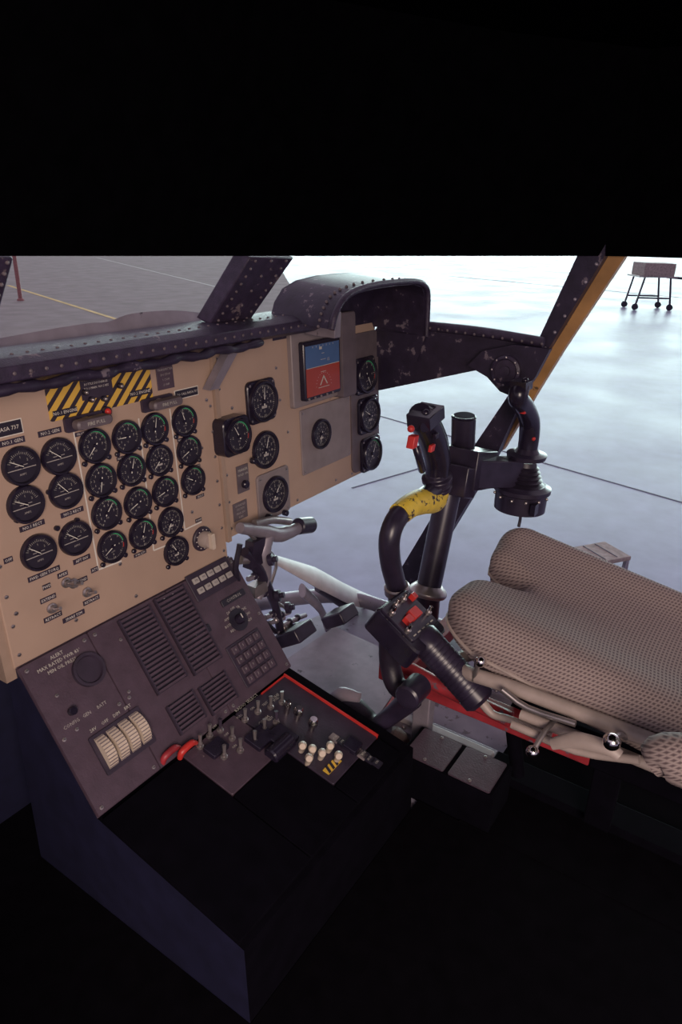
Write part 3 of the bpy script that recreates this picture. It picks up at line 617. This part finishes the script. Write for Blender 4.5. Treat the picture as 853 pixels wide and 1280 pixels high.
u,v=k2(350,938); mb.cyl(P2.p(u-.03,v,.006),P2.p(u+.03,v,.006),.016,'gloss',ch=.003)
mb.build(pe)

# ================= pedals & linkage
pd=Grp('rudder_pedals',(1.1,.9,-.8))
mb=MB('linkage')
Y=.90
def q(px,py,y=Y): return aty(px,py,y)
mb.tube([q(300,660),q(330,664),q(352,668),q(384,655)],[.012,.016,.018,.012],'gry',12,n=3)
mb.cyl(q(372,658),q(389,656),.020,'satin',ch=.003)
mb.tube([q(318,655),q(340,650),q(362,652)],.009,'steel',10,n=3)
mb.tube([q(338,662),q(328,690),q(332,720),q(322,748)],[.014,.02,.014,.010],'gry',12,n=3)
mb.tube([q(305,690),q(325,715),q(345,760),q(352,800)],[.012,.014,.010,.010],'satin',12,n=3)
mb.tube([q(300,700),q(330,698)],.010,'steel',10)
for px,py in ((345,775),(352,768),(362,777),(372,772),(380,782),(355,785),(340,768),(366,790),(330,742),(318,720),(326,705)):
    mb.sph(q(px,py),.009,'steel' if px%2 else 'satin',seg=10); mb.cyl(q(px-8,py+4),q(px+10,py-3),.006,'gry')
for px,py in ((336,700),(345,745),(358,760),(370,785)):
    mb.lathe(q(px,py,.88),(.5,-1,.3),[(.014,0),(.014,.01),(.007,.012),(.007,.02)],'satin',12)
mb.tube([q(300,680),q(296,720),q(320,765),q(345,790)],.006,'boot',8,n=4)
mb.tube([q(312,668),q(345,700),q(338,740),q(362,765)],.004,'steel',8,n=4)
mb.box(q(318,690),(.02,0,0),(0,.012,0),(.006,0,.03),'satin'); mb.box(q(322,735),(.022,0,0),(0,.012,0),(0,0,.014),'steel')
mb.build(pd)
mb=MB('pedal_arm')
y2=.98
mb.tube([aty(338,697,y2),aty(395,722,y2),aty(440,745,y2),aty(480,757,y2)],[.012,.034,.034,.020],'lgry',12,n=4,flat=.35)
mb.tube([aty(378,738,y2),aty(400,760,y2),aty(410,785,y2)],[.022,.018,.02],'gry',10,n=3,flat=.5)
mb.tube([aty(398,735,y2),aty(440,765,y2),aty(470,800,y2-.1)],.012,'satin',10,n=3)
mb.build(pd)
mb=MB('pedal_pads')
for px,py in ((425,770),(370,792)):
    c=aty(px,py,.86); mb.box(c,(.035,.0,0),(0,.010,.014),(0,.03,-.02),'satin')
mb.build(pd,bevel=.004)

# ================= cyclic stick
cs=Grp('cyclic_stick',(1.22,.61,-.6))
mb=MB('stick_tube'); y=.61
S=[aty(px,py,y) for px,py in ((505,850),(500,790),(497,740),(488,700),(488,668),(501,642),(526,625),(545,610))]
mb.tube(S,[.022]*6+[.022,.021],'satin',20,n=6)
mb.lathe(aty(497,742,y),(S[2]-S[1]),[(.024,0),(.028,.004),(.028,.02),(.024,.024)],'steel',20)
mb.build(cs)
mb=MB('yellow_tape'); T=[aty(px,py,y) for px,py in ((499,643),(512,633),(526,627),(542,625),(549,614))]
mb.tube(T,[.0235,.025,.028,.0285,.024],'yelw',18,n=4); mb.build(cs)
mb=MB('grip')
g0=aty(548,612,y); g1=aty(544,565,y)
ax=(g1-g0).normalized()
mb.lathe(g0,ax,[(.022,0),(.032,.004),(.032,.012),(.027,.014),(.027,.022),(.034,.026),(.034,.036),(.026,.040),(.024,.05)],'satin',28)
Gp=[aty(px,py,y) for px,py in ((547,596),(547,575),(542,552),(535,535),(528,522),(524,515))]
mb.tube(Gp,[.026,.029,.031,.031,.031,.022],'gloss',18,n=5)
hd=aty(528,522,y)
mb.box(hd+Vector((0,-.008,.004)),(.036,.002,.006),(0,.026,0),(-.004,0,.014),'gloss')
mb.cyl(hd+Vector((.016,-.01,.010)),hd+Vector((.018,-.012,.024)),.010,'gloss',ch=.002); mb.sph(hd+Vector((-.014,-.014,.014)),.009,'gloss')
mb.cyl(hd+Vector((-.02,-.02,-.008)),hd+Vector((-.036,-.026,-.008)),.011,'gloss',ch=.002)
c=aty(516,552,y-.01); mb.box(c,(.009,0,0),(0,.008,0),(.003,0,.012),'red'); mb.sph(aty(514,536,y-.03),.007,'red')
c=aty(540,560,y-.032); mb.box(c,(.008,0,0),(0,.004,0),(.002,0,.007),'red')
c=aty(545,545,y-.030); mb.box(c,(.007,0,0),(0,.004,0),(0,0,.006),'gloss')
mb.tube([aty(528,588,y-.01),aty(524,572,y-.02),aty(520,558,y-.012)],.008,'gloss',10,n=3)
mb.build(cs,bevel=.0015)

# ================= side stick
ss=Grp('side_stick_controller',(1.5,.58,-.6))
mb=MB('stand')
y3=.65
b0=aty(536,735,y3); b1=aty(564,600,y3)
mb.cyl(Vector((b0.x,b0.y,ZF)),b0,.032,'satin'); mb.tube([b0,b1],.031,'satin',20)
mb.lathe(b0,(b1-b0),[(.045,-.02),(.05,-.01),(.045,.0),(.034,.01)],'steel',24)
y4=.62
d=aty(578,590,y4); mb.cyl(d,aty(580,520,y4),.028,'satin',ch=.002,seg=28); mb.lathe(aty(580,521,y4),(0,0,1),[(.029,-.004),(.029,.002),(.021,.002),(.019,-.004)],'gloss',24)
c=aty(586,584,.60); mb.box(c,(.060,0,-.014),(0,.045,0),(.006,0,.046),'satin')
mb.box(aty(570,600,.60),(.030,0,-.01),(0,.04,0),(.006,0,.035),'satin')
mb.box(aty(616,590,.55),(.07,-.035,-.012),(.012,.02,0),(0,0,.034),'satin')
mb.build(ss,bevel=.003)
mb=MB('gimbal_housing')
y5=.50
c0=aty(649,638,y5); up_=Vector((.03,.0,1)).normalized()
mb.lathe(c0,up_,[(.044,0),(.062,.006),(.063,.05),(.069,.054),(.069,.064),(.058,.068),(.054,.072)],'satin',32)
for i in range(12):
    a=i*math.pi/6; mb.sph(c0+Vector((math.cos(a)*.064,math.sin(a)*.064,.045)),.004,'steel',seg=8)
mb.box(c0+Vector((.062,-.02,.035)),(.02,0,0),(0,.016,0),(0,0,.014),'gloss')
mb.box(c0+Vector((-.04,-.050,.03)),(.016,0,0),(0,.006,0),(0,0,.014),'gloss')
pr=[]
for i in range(5):
    r=.050-.004*i; h=.072+i*.010; pr+=[(r,h),(r*.8,h+.005)]
pr+=[(.026,.122),(.024,.128)]
mb.lathe(c0,up_,pr,'boot',28)
mb.build(ss)
mb=MB('grip')
gp=[aty(px,py,y5) for px,py in ((659,566),(662,545),(662,525),(655,508),(648,497),(652,482))]
mb.lathe(gp[0],(0,0,1),[(.046,-.012),(.048,-.002),(.03,.002),(.024,.012)],'satin',24)
mb.tube(gp,[.023,.024,.024,.023,.022,.020],'gloss',18,n=5)
h=gp[-1]; mb.box(h+Vector((0,0,.002)),(.022,0,0),(0,.018,0),(-.003,0,.010),'gloss'); mb.sph(h+Vector((-.008,-.01,.014)),.007,'gloss')
mb.box(gp[3]+Vector((-.022,-.008,.0)),(.006,0,0),(0,.006,0),(0,0,.010),'red')
mb.sph(gp[1]+Vector((-.016,-.016,0)),.005,'red')
mb.tube([c0+Vector((.01,0,0)),c0+Vector((.02,0,-.03)),c0+Vector((.015,0,-.05))],.004,'boot',8,n=3)
mb.build(ss,bevel=.0015)

# ================= collective
co=Grp('collective_lever',(1.08,.5,-.8))
mb=MB('switch_head'); x=1.08
c=atx(512,779,x); HF=Fr(c,(1,0,-.05),(0,.86,.51))
mb.prism(HF,rrect(0,0,.125,.12,.012),-.040,.012,'gloss',ch=.004)
mb.prism(HF,rrect(.0,.01,.105,.09,.006),.012,.016,'satin',ch=.001)
for a,b,w,h in ((.006,.006,.030,.022),(-.022,.004,.020,.016),(.044,.034,.014,.014)):
    mb.rect(HF,a-w/2,b-h/2,a+w/2,b+h/2,.016,.028,'red',r=.002,ch=.001)
for a,b in ((-.042,.034),(-.016,.042),(.016,.042),(-.046,-.012),(.045,-.01)):
    mb.cyl(HF.p(a,b,.016),HF.p(a,b,.024),.006,'steel',seg=12); mb.tube([HF.p(a,b,.022),HF.p(a,b+.003,.036)],[.003,.004],'chrome',8)
for i in range(5): mb.rect(HF,-.04+i*.018,-.028,-.03+i*.018,-.0255,.016,.0166,'mark')
mb.build(co,bevel=.001)
mb=MB('twist_grip')
a=atx(524,792,x); b=atx(603,878,x); d=(b-a); L=d.length
pr=[(.027,0),(.033,.008),(.033,.03)]
hh=.03
while hh<L-.03: pr+=[(.0325,hh),(.0325,hh+.007),(.0319,hh+.008),(.0319,hh+.010)]; hh+=.0105
pr+=[(.034,L-.028),(.034,L-.008),(.025,L)]
mb.lathe(a,d,pr,'satin',28)
mb.tube([b,b+d.normalized()*.03,atx(640,900,x),atx(690,918,x)],[.010,.008,.007,.006],'crm2',12,n=4)
mb.build(co)
mb=MB('lever_arm')
A=[atx(488,800,1.06),atx(488,830,1.06),atx(497,858,1.05),atx(520,868,1.04)]
mb.tube(A,[.024,.022,.022,.022],'boot',16,n=5)
c=atx(517,864,1.02); mb.cyl(c+Vector((-.03,0,0)),c+Vector((.03,0,0)),.026,'satin',ch=.004,seg=24)
mb.tube([atx(515,872,1.03),atx(492,892,1.03),atx(474,905,1.02)],[.024,.02,.018],'satin',14,n=4)
mb.build(co)
mb=MB('rubber_boot')
K=[atx(484,908,1.045),atx(464,908,1.045),atx(442,895,1.045),atx(428,885,1.045),atx(420,872,1.045)]
mb.tube(K,[.018,.030,.040,.040,.026],'boot',18,n=5)
mb.tube([atx(405,882,1.02),atx(425,868,1.02),atx(450,872,1.02)],[.012,.016,.010],'gry',12,n=4,flat=.5)
mb.build(co)

# ================= seat
se=Grp('cockpit_seat',(1.3,.15,-.75))
mb=MB('seat_cushion')
x0s,x1s=1.075,1.535; NX,NY=70,76
def yf(s):
    x=(s-.5)*2
    d=math.exp(-((s-.54)/.12)**4)
    corner=max(0,abs(x)-.62)/.38
    return (.478+.03*s)-.095*d-.085*corner**2.6
def ztop(s,y):
    z=-.668-.165*(.50-y)
    fr_=max(0,min(1,(y-.12)/.3))
    z+=-.020*math.exp(-((s-.54)/.15)**2)*fr_-.006*math.exp(-((s-.5)/.3)**2)
    z+=.010*math.exp(-((s-.15)/.12)**2)+.022*math.exp(-((s-.90)/.10)**2)
    return z
R=.045; yb3=-.22
vs=[];
for i in range(NX+1):
    s_=i/NX; s_=.5-.5*math.cos(math.pi*s_)
    Yf=yf(s_)
    for j in range(NY+1):
        t=j/NY; t=t**1.6; yy=Yf+(yb3-Yf)*t
        dx=min(s_,1-s_)*(x1s-x0s); dy=(Yf-yy)*.9; 
        def rd(d): return 0 if d>=R else R-math.sqrt(max(0,R*R-(R-d)**2))
        drop=min(R,math.hypot(rd(dx),rd(dy)))
        vs.append(Vector((x0s+s_*(x1s-x0s),yy,ztop(s_,yy)-drop)))
W=NY+1; fs=[(i*W+j,i*W+j+1,(i+1)*W+j+1,(i+1)*W+j) for i in range(NX) for j in range(NY)]
bd=[i*W for i in range(NX+1)]+[NX*W+j for j in range(1,NY+1)]+[i*W+NY for i in range(NX-1,-1,-1)]+[j for j in range(NY-1,0,-1)]
cen=Vector(((x0s+x1s)/2,.12,0)); prev=bd
for dz,sc in ((-.02,1.0),(-.045,.985)):
    new=[]
    for k_,v_ in enumerate(bd):
        p=vs[v_]; q_=cen+(Vector((p.x,p.y,0))-cen)*sc; q_.z=p.z+dz; vs.append(q_); new.append(len(vs)-1)
    m=len(bd); fs+=[(prev[k_],prev[(k_+1)%m],new[(k_+1)%m],new[k_]) for k_ in range(m)]; prev=new
fs.append(tuple(prev)); mb.add(vs,fs,'fab')
mb.build(se)
mb=MB('cushion_piping')
pp=[vs[v_]+Vector((0,0,-.026)) for v_ in bd[::2]]; mb.tube(pp+[pp[0]],.004,'crm2',8); mb.build(se)
mb=MB('seat_pan_frame')
mb.tube([(1.06,-.3,-.80),(1.06,.02,-.785),(1.062,.30,-.785),(1.075,.40,-.80),(1.12,.45,-.82)],.014,'crm2',14,n=5)
mb.tube([(1.05,-.3,-.835),(1.05,.05,-.825),(1.055,.28,-.83)],.010,'crm2',12,n=5)
mb.tube([(1.55,-.3,-.80),(1.55,.30,-.785),(1.53,.40,-.80),(1.48,.45,-.82)],.014,'crm2',14,n=5)
mb.tube([(1.12,.45,-.82),(1.3,.40,-.83),(1.48,.45,-.82)],.014,'crm2',14,n=5)
mb.hexa([Vector((1.09,-.25,-.86)),Vector((1.52,-.25,-.86)),Vector((1.50,.40,-.82)),Vector((1.11,.40,-.82))],[Vector((1.08,-.25,-.80)),Vector((1.53,-.25,-.80)),Vector((1.51,.40,-.75)),Vector((1.10,.40,-.75))],'dkgry')
for x_ in (1.18,1.46):
    for yy in (-.15,.30): mb.tube([(x_,yy,-.84),(x_,yy+.03,-.95),(x_,yy,ZF+.04)],.016,'shade_blk',12)
mb.build(se)
mb=MB('red_seat_base')
mb.abox((1.135,.16,-.950),(1.165,.63,-.905),'redp'); mb.abox((1.135,-.25,-.950),(1.165,.16,-.905),'shade_blk'); mb.abox((1.45,-.25,-.955),(1.48,.50,-.905),'redp'); mb.abox((1.135,.56,-.95),(1.48,.60,-.91),'redp')  # aft stretch of the red beam blackened to stand for shade
mb.tube([atx(500,830,1.12),atx(560,862,1.12),atx(640,900,1.12)],.016,'redp',12,n=3)
for yy in (-.2,.1): mb.abox((1.14,yy,ZF+.03),(1.17,yy+.05,-.95),'shade_blk')
mb.abox((1.14,.50,ZF+.045),(1.17,.54,-.95),'gry')
mb.build(se,bevel=.003)
mb=MB('adjustment_levers')
def ball(px,py,r,x,b):
    c=atx(px,py,x); mb.sph(c,r,'chrome',seg=24); mb.tube([c,c.lerp(b,.5)+Vector((0,0,.01)),b],.005,'steel',10,n=3)
ball(765,927,.0145,.98,Vector((1.05,.10,-.79))); ball(666,940,.0115,.99,Vector((1.06,.22,-.82))); ball(601,827,.011,1.05,Vector((1.06,.38,-.80)))
mb.tube([atx(690,930,1.0),atx(720,925,1.0),atx(760,935,1.0),atx(775,945,1.0)],[.010,.014,.012,.01],'crm2',12,n=4,flat=.5)
mb.tube([atx(640,905,1.03),atx(720,938,1.03),atx(800,950,1.03)],.008,'crm2',10,n=3)
mb.tube([atx(628,862,1.03),atx(660,885,1.03),atx(720,905,1.03)],.006,'steel',10,n=3)
mb.build(se)
mb=MB('seat_back')
BF=Fr((1.3,-.26,-.72),(1,0,0),(0,-.22,1)); mb.prism(BF,rrect(0,.33,.46,.72,.07,6),-.08,.05,'fab',ch=.02); mb.build(se)
mb=MB('thigh_side_pad'); c=atx(882,962,.95); mb.tube([c+Vector((-.01,.07,-.02)),c+Vector((0,.04,0)),c+Vector((0,-.12,0))],[.02,.038,.042],'fab',18,n=5); mb.build(se)
mb=MB('pad_support'); mb.abox((.97,-.3,-.80),(1.08,-.04,-.785),'shade_blk'); mb.build(se)

sb=MB('floor_switch_box')
BFm=Fr((1.075,.39,-1.02),(1,0,0),(0,1,0))
sb.prism(BFm,[(-.05,-.09),(.055,-.09),(.055,.12),(-.05,.12)],-.10,.0,'shade_blk',ch=.004)
for i in range(2): sb.rect(BFm,-.045,-.080+i*.10,.050,.010+i*.10,0,.003,'ped',r=.004)
for i in range(2):
    for j in (-1,1): sb.screw(BFm,.003+j*.040,-.035+i*.10,.004,n=.003)
sb.build()
cv=MB('canvas_bag')
cv.tube([(1.08,.58,-1.08),(1.09,.555,-1.06),(1.09,.535,-1.08)],[.025,.035,.025],'canvas',14,n=4,flat=.8); cv.build()

# ================= outside
ZG=-1.9
gf=MB('floor'); gf.abox((-60,-40,ZG-.2),(120,90,ZG),'conc'); gf.build()
def gline(name,a,b,w,k,z0=.0,z=.003):
    A=atz(*a,ZG);B=atz(*b,ZG); d=(B-A).normalized(); q_=Vector((-d.y,d.x,0))*w/2; m=MB(name)
    m.hexa([A-q_+Vector((0,0,z0)),B-q_+Vector((0,0,z0)),B+q_+Vector((0,0,z0)),A+q_+Vector((0,0,z0))],[A-q_+Vector((0,0,z0+z)),B-q_+Vector((0,0,z0+z)),B+q_+Vector((0,0,z0+z)),A+q_+Vector((0,0,z0+z))],k); return m.build()
gline('floor_expansion_joint',(300,470),(860,630),.018,'joint')
gline('floor_expansion_joint',(560,345),(1100,395),.12,'joint')
gline('floor_expansion_joint',(440,610),(560,575),.012,'joint')
ap=MB('apron_surface'); Aq=[atz(px,py,ZG) for px,py in ((-200,460),(420,470),(400,420),(330,300),(-200,292))]
ap.add([p+Vector((0,0,.006)) for p in Aq]+[p for p in Aq],[tuple(range(5)),tuple(range(5,10))]+[(i,(i+1)%5,5+(i+1)%5,5+i) for i in range(5)],'asph'); ap.build()
gline('yellow_taxi_line',(10,357),(160,404),.10,'ltyel',.007)
gline('white_taxi_line',(120,322),(300,366),.08,'dimw',.007)
ct=MB('tool_cart'); c=atz(808,386,ZG)
hx=Vector((.45,-.6,0)).normalized()*.50; hy=Vector((.6,.45,0)).normalized()*.35
ct.box(c+Vector((0,0,.98)),hx*.8,hy,Vector((0,0,.16)),'wood'); ct.box(c+Vector((0,0,.82)),hx,hy,Vector((0,0,.02)),'steel')
for sx in(-1,1):
    for sy in(-1,1):
        p=c+hx*sx*.92+hy*sy*.9; ct.tube([p+Vector((0,0,.1)),p-hx*sx*.25+Vector((0,0,.82))],.025,'satin',8); ct.cyl(p+Vector((-.03,0,.08)),p+Vector((.03,0,.08)),.08,'gloss')
for sy in(-1,1): ct.tube([c-hx*.85+hy*sy*.9+Vector((0,0,.3)),c+hx*.85+hy*sy*.9+Vector((0,0,.3))],.02,'satin',8)
ct.tube([c+hx*.8+Vector((0,0,.8)),c+hx*2.6+Vector((0,0,.75))],.03,'satin',8); ct.tube([c+hx*2.4+Vector((0,0,.0)),c+hx*2.4+Vector((0,0,.75))],.025,'satin',8)
ct.build()
sp_=MB('boarding_step'); c=atz(757,722,ZG)
F3=Fr(c,(.83,-.55,0),(.55,.83,0))
sp_.rect(F3,-.13,-.02,.15,.20,.10,.125,'wood',ch=.003)
for a,b in ((-.12,0),(.14,0),(-.12,.19),(.14,.19)): sp_.rect(F3,a-.012,b-.012,a+.012,b+.012,0,.10,'steel')
for i in range(3): sp_.rect(F3,-.12+i*.09,.0,-.115+i*.09,.19,.125,.128,'joint')
sp_.build()
bp=MB('marker_post'); c=atz(26,376,ZG)+Vector((0,0,.007)); bp.cyl(c,c+Vector((0,0,2.2)),.045,'postred'); bp.lathe(c,(0,0,1),[(.08,0),(.08,.03),(.05,.05)],'postred'); bp.build()

# ================= camera / world / lights
cam=bpy.data.cameras.new('camera'); co_=bpy.data.objects.new('camera',cam); bpy.context.scene.collection.objects.link(co_)
cam.sensor_fit='HORIZONTAL'; cam.sensor_width=36; cam.lens=36*F/853; cam.clip_start=.02; cam.clip_end=500
co_.matrix_world=Matrix.Translation((0,0,H))@Matrix((XC,YC,ZC)).to_4x4(); bpy.context.scene.camera=co_
w=bpy.data.worlds.new('world'); bpy.context.scene.world=w; w.use_nodes=True; nt=w.node_tree; bg=nt.nodes['Background']
tc=nt.nodes.new('ShaderNodeTexCoord'); dp=nt.nodes.new('ShaderNodeVectorMath'); dp.operation='DOT_PRODUCT'; nt.links.new(tc.outputs['Generated'],dp.inputs[0]); dp.inputs[1].default_value=Vector((.92,.39,0)).normalized()
mr=nt.nodes.new('ShaderNodeMapRange'); mr.interpolation_type='SMOOTHSTEP'; mr.inputs[1].default_value=.72; mr.inputs[2].default_value=.98; nt.links.new(dp.outputs['Value'],mr.inputs[0])
sx_=nt.nodes.new('ShaderNodeSeparateXYZ'); nt.links.new(tc.outputs['Generated'],sx_.inputs[0])
mz=nt.nodes.new('ShaderNodeMapRange'); mz.interpolation_type='SMOOTHSTEP'; mz.inputs[1].default_value=.34; mz.inputs[2].default_value=.02; nt.links.new(sx_.outputs['Z'],mz.inputs[0])
ml=nt.nodes.new('ShaderNodeMath'); ml.operation='MULTIPLY'; nt.links.new(mr.outputs[0],ml.inputs[0]); nt.links.new(mz.outputs[0],ml.inputs[1])
mx=nt.nodes.new('ShaderNodeMix'); mx.data_type='RGBA'; nt.links.new(ml.outputs[0],mx.inputs[0]); mx.inputs[6].default_value=(.50,.42,.52,1); mx.inputs[7].default_value=(11.0,14.5,14.0,1)
nt.links.new(mx.outputs[2],bg.inputs['Color']); bg.inputs['Strength'].default_value=1.0
def area(name,loc,tgt,size,e,col):
    l=bpy.data.lights.new(name,'AREA'); l.size=size; l.energy=e; l.color=col; o=bpy.data.objects.new(name,l); bpy.context.scene.collection.objects.link(o)
    o.location=Vector(loc)+Vector((0,0,H)); d=Vector(tgt)-Vector(loc); o.rotation_euler=d.to_track_quat('-Z','Y').to_euler(); return o
area('added_interior_key',(-.9,-1.1,.25),(1.0,.8,-.6),1.1,50,(1,.80,.68))  # unseen area lamp added to light the interior from behind left
s=bpy.context.scene; s.view_settings.view_transform='Standard'; s.view_settings.look='None'
print('done')
